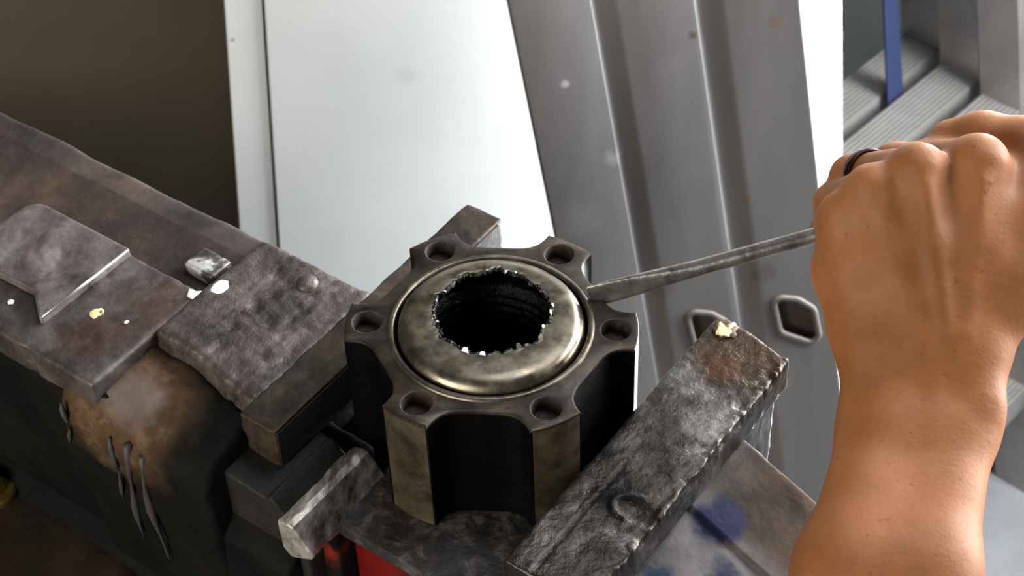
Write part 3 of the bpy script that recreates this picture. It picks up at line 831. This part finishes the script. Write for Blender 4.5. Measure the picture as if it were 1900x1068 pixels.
# orientation is consistent enough for shading; fix winding through bmesh below
def solid(name, vs, fs, fm, mats, parent, sharp):
    org = parent['_org']
    me = bpy.data.meshes.new(name)
    me.from_pydata([((v[0] - org[0]) / 1000, (v[1] - org[1]) / 1000, (v[2] - org[2]) / 1000) for v in vs], [], fs)
    for q in mats: me.materials.append(q)
    me.polygons.foreach_set('material_index', fm)
    bm = bmesh.new(); bm.from_mesh(me); bmesh.ops.remove_doubles(bm, verts=bm.verts, dist=0.00001)
    bmesh.ops.recalc_face_normals(bm, faces=bm.faces); bm.to_mesh(me); bm.free()
    me.polygons.foreach_set('use_smooth', [True] * len(me.polygons)); me.set_sharp_from_angle(angle=math.radians(sharp))
    o = bpy.data.objects.new(name, me); COL.objects.link(o); o.parent = parent; o['_org'] = org
    return o
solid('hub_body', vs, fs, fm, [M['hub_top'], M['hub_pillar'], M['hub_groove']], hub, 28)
for h, a in zip(holes, LOBE):
    a0 = math.radians(a); hc = (45.0 * math.cos(a0), 45.0 * math.sin(a0), 0)
    vs, fs = lathe([(5.95, 0.02), (5.5, -0.2), (5.3, -0.8), (5.3, -6.0), (0.01, -7.2)], 28, hc)
    mesh_obj('bolt_hole', vs, fs, M['hole'], hub, sharp=40)
# greasy bore with ridges
pr = [(RB + 0.02, 0.0), (RB - 0.3, -0.6), (33.6, -1.4), (33.6, -3)]
pr += [(26, -3.2), (24.6, -4.5)]
for i in range(7): pr += [(24.4, -5.5 - i * 4.2), (23.2, -6.6 - i * 4.2), (23.2, -8.2 - i * 4.2), (24.4, -9.2 - i * 4.2)]
pr += [(21, -35), (14, -37), (13, -42), (0.01, -42.5)]
vs, fs = lathe(pr, 96, (0, 1.5, 0) if False else (0, 0, 0), jag=lambda i, a: (0.5 * noise.noise(Vector((math.cos(a) * 3, math.sin(a) * 3, i * 0.7))) if i > 5 else 0, 0))
mesh_obj('bore', vs, fs, M['grease'], hub, sharp=60)
vs, fs = lathe([(37.6, -0.2), (37.3, 0.5), (36.7, 0.9), (35.8, 0.9), (35.2, 0.6), (34.95, 0.0), (34.95, -2.6)], 128)
mesh_obj('collar', vs, fs, M['collar'], hub, sharp=60)
# domed cap with a torn hole
HX, HY = 0.8, 3.2
capz = lambda r: 4.3 - 0.25 * ss(22, 29, r) - 0.0
cp = [(33.7, -3.0), (33.9, -0.8), (33.7, 0.4), (33.2, 1.5), (32.4, 2.5), (31.2, 3.35), (29.8, 3.9), (28.2, 4.15), (26.5, 4.25), (25.0, 4.3), (24.0, 4.3), (23.2, 4.25), (22.6, 4.15)]
SEG = 384
vs, fs = [], []
def hole_r(a):
    r = 22.0 + 0.6 * noise.noise(Vector((math.cos(a) * 1.5, math.sin(a) * 1.5, 0.3)))
    r += 1.5 * noise.noise(Vector((math.cos(a) * 5, math.sin(a) * 5, 4.2))) + 1.0 * abs(noise.noise(Vector((math.cos(a) * 10, math.sin(a) * 10, 8.2)))) * 2 - 0.6
    return r
for k2 in range(SEG):
    a = 2 * math.pi * k2 / SEG
    hr = hole_r(a)
    for i, (r, z) in enumerate(cp):
        f = max(0.0, (29.8 - r) / (29.8 - 22.6)) if r < 29.8 else 0.0
        rr = r * (1 - f) + (29.8 - (29.8 - hr) * f) * f if f else r
        rr = r if f == 0 else 29.8 - (29.8 - hr) * f
        x, y = rr * math.cos(a) + HX * f, rr * math.sin(a) + HY * f
        vs.append((x, y, z))
    # torn lip: turned down, here and there up
    nn = noise.noise(Vector((math.cos(a) * 9, math.sin(a) * 9, 1.2)))
    up = 1.2 * max(0, nn - 0.3) * 2.2
    lipr = hr - 0.5 - 0.9 * abs(noise.noise(Vector((math.cos(a) * 20, math.sin(a) * 20, 5.0))))
    for dr, dz in ((0.0, 0.15 + up * 0.6), (-0.5, up - 0.25), (-0.7, up * 0.7 - 0.9), (0.2, -1.6)):
        vs.append(((lipr + dr) * math.cos(a) + HX, (lipr + dr) * math.sin(a) + HY, 4.2 + dz))
nr = len(cp) + 4
for k2 in range(SEG):
    q = (k2 + 1) % SEG
    for i in range(nr - 1): fs.append((k2 * nr + i, q * nr + i, q * nr + i + 1, k2 * nr + i + 1))
fmi = [1 if (f_[0] % nr) >= len(cp) - 1 else 0 for f_ in fs]
dc = solid('dust_cap', vs, fs, fmi, [M['cap'], M['lip']], hub, 45)
# small curled tears of bright metal around the hole
tv, tf = [], []
for k2, a_d in enumerate([6, 354, 333, 316, 296, 262, 243, 196, 184, 148, 76, 66]):
    a = math.radians(a_d + random.uniform(-3, 3)); r = hole_r(a) - 0.3
    L = random.uniform(0.8, 2.2); wv = random.uniform(0.03, 0.06)
    hgt = random.uniform(0.2, 1.6); inn = random.uniform(0.3, 2.0)
    p = lambda rr, aa, z: (rr * math.cos(aa) + HX, rr * math.sin(aa) + HY, z)
    o = len(tv)
    tv += [p(r + 0.5, a - wv, 4.3), p(r + 0.6, a + wv, 4.3), p(r - inn * 0.3, a + wv * 0.7, 4.5 + hgt), p(r - inn * 0.3, a - wv * 0.6, 4.5 + hgt * 0.8), p(r - inn, a + wv * 0.2, 4.2 + hgt * 0.6),
           p(r + 0.3, a, 4.0)]
    tf += [(o, o + 1, o + 2, o + 3), (o + 3, o + 2, o + 4), (o, o + 3, o + 5), (o + 1, o + 5, o + 2), (o + 3, o + 4, o + 5), (o + 2, o + 5, o + 4)]
o = mesh_obj('torn_edge', tv, tf, M['bright'], hub, smooth=False); o['kind'] = 'stuff'

# ------------------------------------------------------------------ hand frame (mm): x right, y up, z towards the viewer
# middle of the fist and its axes
HO = np.array([147.37277, -14.84878, 38.06002])
hX = np.array([0.99912, -0.02888, -0.03033])
hY = np.array([0.04188, 0.68901, 0.72354])
hZ = np.array([-0.00000, -0.72417, 0.68962])
def HND(x, y, z): return tuple(HO + hX * x + hY * y + hZ * z)

# ------------------------------------------------------------------ screwdriver
TIP = Vector((-110.5, -13.2, -45.0)); PIN = Vector((-34.0, 8.0, -28.0))
AX = (PIN - TIP).normalized(); LEN = (PIN - TIP).length
WD = Vector((0.30, 0.80, 0.52)); WD = (WD - AX * WD.dot(AX)).normalized(); TK = AX.cross(WD)
drv = thing('screwdriver', 'flat-bladed steel screwdriver held in the fist, its tip prying beside the cap', 'screwdriver', HND(*TIP))
def loft(secs, seg=24):
    vs, fs = [], []
    for u, hw, ht, e in secs:
        c = TIP + AX * u
        for q in range(seg):
            a = 2 * math.pi * q / seg
            ca, sa = math.cos(a), math.sin(a)
            x = hw * math.copysign(abs(ca) ** e, ca); y = ht * math.copysign(abs(sa) ** e, sa)
            vs.append(HND(*(c + WD * x + TK * y)))
    for i in range(len(secs) - 1):
        for q in range(seg):
            r = (q + 1) % seg
            fs.append((i * seg + q, i * seg + r, (i + 1) * seg + r, (i + 1) * seg + q))
    fs.append(tuple(range(seg))[::-1]); fs.append(tuple((len(secs) - 1) * seg + q for q in range(seg)))
    return vs, fs
blade = [(0, 4.3, 0.35, 0.35), (1.0, 4.5, 0.5, 0.35), (10, 4.4, 0.9, 0.35), (18, 4.1, 1.3, 0.4), (26, 3.6, 1.9, 0.6), (34, 3.2, 2.5, 0.8), (42, 3.0, 2.9, 1.0), (60, 3.0, 3.0, 1.0), (LEN + 8, 3.0, 3.0, 1.0)]
vs, fs = loft(blade); mesh_obj('shaft', vs, fs, M['shaft'], drv, sharp=40)
han = [(LEN + 5, 5, 5, 1), (LEN + 6, 7, 7, 1), (LEN + 12, 9, 9, 1), (LEN + 22, 10.5, 10.5, 0.9), (LEN + 60, 11, 11, 0.9), (LEN + 88, 10.5, 10.5, 0.9), (LEN + 96, 9.0, 9.0, 1), (LEN + 99, 6, 6, 1)]
vs, fs = loft(han, 30); mesh_obj('handle', vs, fs, M['handle'], drv, sharp=40)

# ------------------------------------------------------------------ arm and fist (one continuous skin)
def cap_sdf(P, a, b, ra, rb, sq=(1, 1, 1)):
    a = np.array(a, np.float32); b = np.array(b, np.float32)
    ba = b - a; pa = P - a
    h = np.clip((pa @ ba) / max(1e-6, float(ba @ ba)), 0, 1)
    d = pa - h[..., None] * ba
    return np.sqrt((d * d).sum(-1)) - (ra + (rb - ra) * h)
def smin(a, b, k_):
    h = np.clip(0.5 + 0.5 * (b - a) / k_, 0, 1)
    return b * (1 - h) + a * h - k_ * h * (1 - h)
def chain(P, pts, k_):
    d = None
    for (a, ra), (b, rb) in zip(pts[:-1], pts[1:]):
        q = cap_sdf(P, a, b, ra, rb)
        d = q if d is None else smin(d, q, k_)
    return d
def build_hand():
    res = 1.25
    lo = np.array([-75, -262, -66], np.float32); hi = np.array([72, 62, 102], np.float32)
    nx, ny, nzz = [int(v) for v in np.ceil((hi - lo) / res)]
    gx = lo[0] + np.arange(nx) * res; gy = lo[1] + np.arange(ny) * res; gz = lo[2] + np.arange(nzz) * res
    def field(P):
        # palm / back of hand
        MC = [((14, -26, 5), (17.5, 31.5, 5.5), 11.0, 10.0), ((5, -27, 7), (-3.2, 28.8, 7.5), 10.5, 9.4),
              ((-5, -27, 6), (-17.5, 22.6, 4.0), 10.0, 8.8), ((-14, -26, 2), (-26.0, 14.5, -2.0), 10.0, 8.2)]
        d = None
        for a, b, ra, rb in MC:
            mid = tuple(a[i] * 0.45 + b[i] * 0.55 + (0, 0, 1.5)[i] for i in range(3))
            q = chain(P, [(a, ra), (mid, (ra + rb) / 2 - 0.6), (b, rb)], 4)
            d = q if d is None else smin(d, q, 7.0)
        # knuckle heads
        for b, r in (((17.5, 32.0, 9.0), 7.6), ((-3.4, 29.6, 11.0), 6.8), ((-18, 23.4, 7.4), 6.2), ((-26.5, 15.0, 1.4), 5.8)):
            d = smin(d, cap_sdf(P, b, (b[0] * 0.97, b[1] - 9, b[2] + 0.5), r, r * 0.55), 4.5)
        # heel, hypothenar and thenar mass
        d = smin(d, chain(P, [((-20, -22, -6), 11.5), ((-24.3, -4, -8), 10.5), ((-25, 8, -8), 8.6)], 6), 8)
        d = smin(d, chain(P, [((18, -24, 0), 13), ((30, -6, 1), 13.5), ((37, 10, -1), 11)], 6), 9)
        d = smin(d, cap_sdf(P, (20, 12, 3), (43, 18, 1), 9.0, 10.5), 8)       # web of the thumb
        d = smin(d, cap_sdf(P, (24, 27, -1), (42, 26, -3), 7.0, 8.5), 6)
        # wrist and forearm
        ar = chain(P, [((-12.5, -40, 0), 13.2), ((-13.5, -55, 6), 13.5), ((-31.0, -101, 32), 16.0), ((-46, -160, 60), 18.5), ((-66, -240, 88), 23)], 12)
        br = chain(P, [((11.5, -38, 0), 13.8), ((9.5, -54, 6), 13.5), ((-7.0, -101, 34), 15.5), ((-18, -160, 62), 19), ((-34, -240, 90), 25)], 12)
        fa = smin(ar, br, 14)
        fa = smin(fa, cap_sdf(P, (15, -44, 11), (17, -48, 13), 6, 6), 7)      # wrist bone
        d = smin(d, fa, 15)
        # tendons
        for a, b in (((4, -24, 17.0), (-3.0, 24, 17.0)), ((10, -24, 15.5), (16, 26, 15.6)), ((-5, -24, 15.0), (-16.5, 18, 12.6)), ((1, -34, 13.0), (-2, -60, 22))):
            d = smin(d, cap_sdf(P, a, b, 0.9, 1.2), 5.5)
        # fingers
        F = [[((17.5, 31.5, 4), 9.6), ((-2, 33.2, -30), 8.7), ((0, 20, -43), 8.0), ((3, 5, -36), 7.2)],
             [((-3.2, 28.8, 6), 9.2), ((-16.5, 29.6, -33), 8.4), ((-15, 14, -47), 7.8), ((-12, -1, -40), 7.0)],
             [((-17.5, 22.6, 3), 8.6), ((-22.5, 20.5, -35), 7.8), ((-18.5, 6, -48), 7.2), ((-16, -8, -41), 6.6)],
             [((-26, 14.5, -2), 7.8), ((-25.0, 10.5, -34), 6.6), ((-20.5, -2, -45), 6.2), ((-18, -14, -37), 5.9)]]
        fd = None
        for f in F:
            q = chain(P, f, 2.5)
            fd = q if fd is None else smin(fd, q, 1.6)
        d = smin(d, fd, 4.0)
        th = chain(P, [((26, -15, 2), 12), ((45, 20, 2), 11.5), ((38, 38.5, -8), 10), ((25, 41.8, -16), 9.4), ((15.5, 41, -21), 8.6)], 4)
        d = smin(d, th, 5)
        return d
    D = np.empty((nx, ny, nzz), np.float32)
    Y, Z = np.meshgrid(gy, gz, indexing='ij')
    for i0 in range(0, nx, 8):
        xs = gx[i0:i0 + 8]
        P = np.empty((len(xs), ny, nzz, 3), np.float32)
        P[..., 0] = xs[:, None, None]; P[..., 1] = Y[None]; P[..., 2] = Z[None]
        D[i0:i0 + 8] = field(P)
    # surface nets
    neg = D < 0
    c = np.zeros((nx - 1, ny - 1, nzz - 1), np.int8)
    off = [(i, j, k_) for i in (0, 1) for j in (0, 1) for k_ in (0, 1)]
    for i, j, k_ in off: c += neg[i:nx - 1 + i, j:ny - 1 + j, k_:nzz - 1 + k_]
    act = (c > 0) & (c < 8)
    idx = -np.ones(act.shape, np.int64); cells = np.argwhere(act); idx[act] = np.arange(len(cells))
    acc = np.zeros((len(cells), 3)); cnt = np.zeros(len(cells))
    for ax in range(3):
        for i, j, k_ in off:
            o = [i, j, k_]
            if o[ax] == 1: continue
            o2 = list(o); o2[ax] = 1
            d0 = D[cells[:, 0] + o[0], cells[:, 1] + o[1], cells[:, 2] + o[2]]; d1 = D[cells[:, 0] + o2[0], cells[:, 1] + o2[1], cells[:, 2] + o2[2]]
            mk = (d0 < 0) != (d1 < 0)
            t = np.where(mk, d0 / np.where(mk, d0 - d1, 1), 0)
            p = np.array(o, float)[None] + t[:, None] * np.eye(3)[ax][None]
            acc[mk] += p[mk]; cnt[mk] += 1
    vert = lo + (cells + acc / cnt[:, None]) * res
    quads = []
    for ax in range(3):
        u, v = (ax + 1) % 3, (ax + 2) % 3
        sl0 = [slice(1, None)] * 3; sl1 = [slice(1, None)] * 3
        sl0[ax] = slice(0, -1); sl1[ax] = slice(1, None)
        a0 = neg[tuple(sl0)]; a1 = neg[tuple(sl1)]
        e = np.argwhere(a0 != a1)
        fl = a0[e[:, 0], e[:, 1], e[:, 2]]
        base = e.copy(); base[:, u] += 1; base[:, v] += 1
        def at(du, dv):
            q = base.copy(); q[:, u] -= du; q[:, v] -= dv
            ok = (q >= 0).all(1) & (q < np.array(act.shape)).all(1)
            r = -np.ones(len(q), np.int64); r[ok] = idx[q[ok, 0], q[ok, 1], q[ok, 2]]; return r
        Q = np.stack([at(1, 1), at(0, 1), at(0, 0), at(1, 0)], 1)
        Q = np.where(fl[:, None], Q, Q[:, ::-1])
        quads.append(Q[(Q >= 0).all(1)])
    quads = np.concatenate(quads)
    # light smoothing
    for _ in range(3):
        s_ = np.zeros_like(vert); n_ = np.zeros(len(vert))
        for a, b in ((0, 1), (1, 2), (2, 3), (3, 0)):
            np.add.at(s_, quads[:, a], vert[quads[:, b]]); np.add.at(n_, quads[:, a], 1)
            np.add.at(s_, quads[:, b], vert[quads[:, a]]); np.add.at(n_, quads[:, b], 1)
        vert = vert * 0.5 + 0.5 * s_ / n_[:, None]
    return vert, quads
hv, hq = build_hand()
def biggest(v, q):
    par = np.arange(len(v))
    while True:                                            # label propagation
        mn = np.minimum.reduce([par[q[:, i]] for i in range(4)]); old = par.copy()
        for i in range(4): np.minimum.at(par, q[:, i], mn)
        par = par[par]
        if (par == old).all(): break
    lab, cnt = np.unique(par, return_counts=True); keep = par == lab[cnt.argmax()]
    new = np.cumsum(keep) - 1
    return v[keep], new[q[keep[q[:, 0]]]]
hv, hq = biggest(hv, hq)
person = thing('person', 'tanned left forearm and fist of a person gripping a screwdriver, knuckles up', 'person', HND(-20, -240, 88))
W_ = HO[None] + hv[:, :1] * hX[None] + hv[:, 1:2] * hY[None] + hv[:, 2:3] * hZ[None]
mesh_obj('arm', [tuple(p) for p in W_], hq.tolist(), M['skin'], person)
# dark finger ring
rc = Vector((-13.2, 29.4, -22)); rd = Vector((-13.3, 0.8, -39)).normalized()
u = rd.cross(Vector((0, 1, 0))).normalized(); v = rd.cross(u)
vs, fs = [], []
NS = 40
sect = [(8.9, -2.4), (9.7, -2.0), (10.0, 0), (9.7, 2.0), (8.9, 2.4), (8.3, 0)]
for q in range(NS):
    a = 2 * math.pi * q / NS
    for r, h in sect: vs.append(HND(*(rc + (u * math.cos(a) + v * math.sin(a)) * r + rd * h)))
for q in range(NS):
    for i in range(6):
        fs.append((q * 6 + i, ((q + 1) % NS) * 6 + i, ((q + 1) % NS) * 6 + (i + 1) % 6, q * 6 + (i + 1) % 6))
o = mesh_obj('finger_ring', vs, fs, M['ring'], person); o['label'] = 'dark metal ring'
for o in SC.objects:
    if '_org' in o: del o['_org']
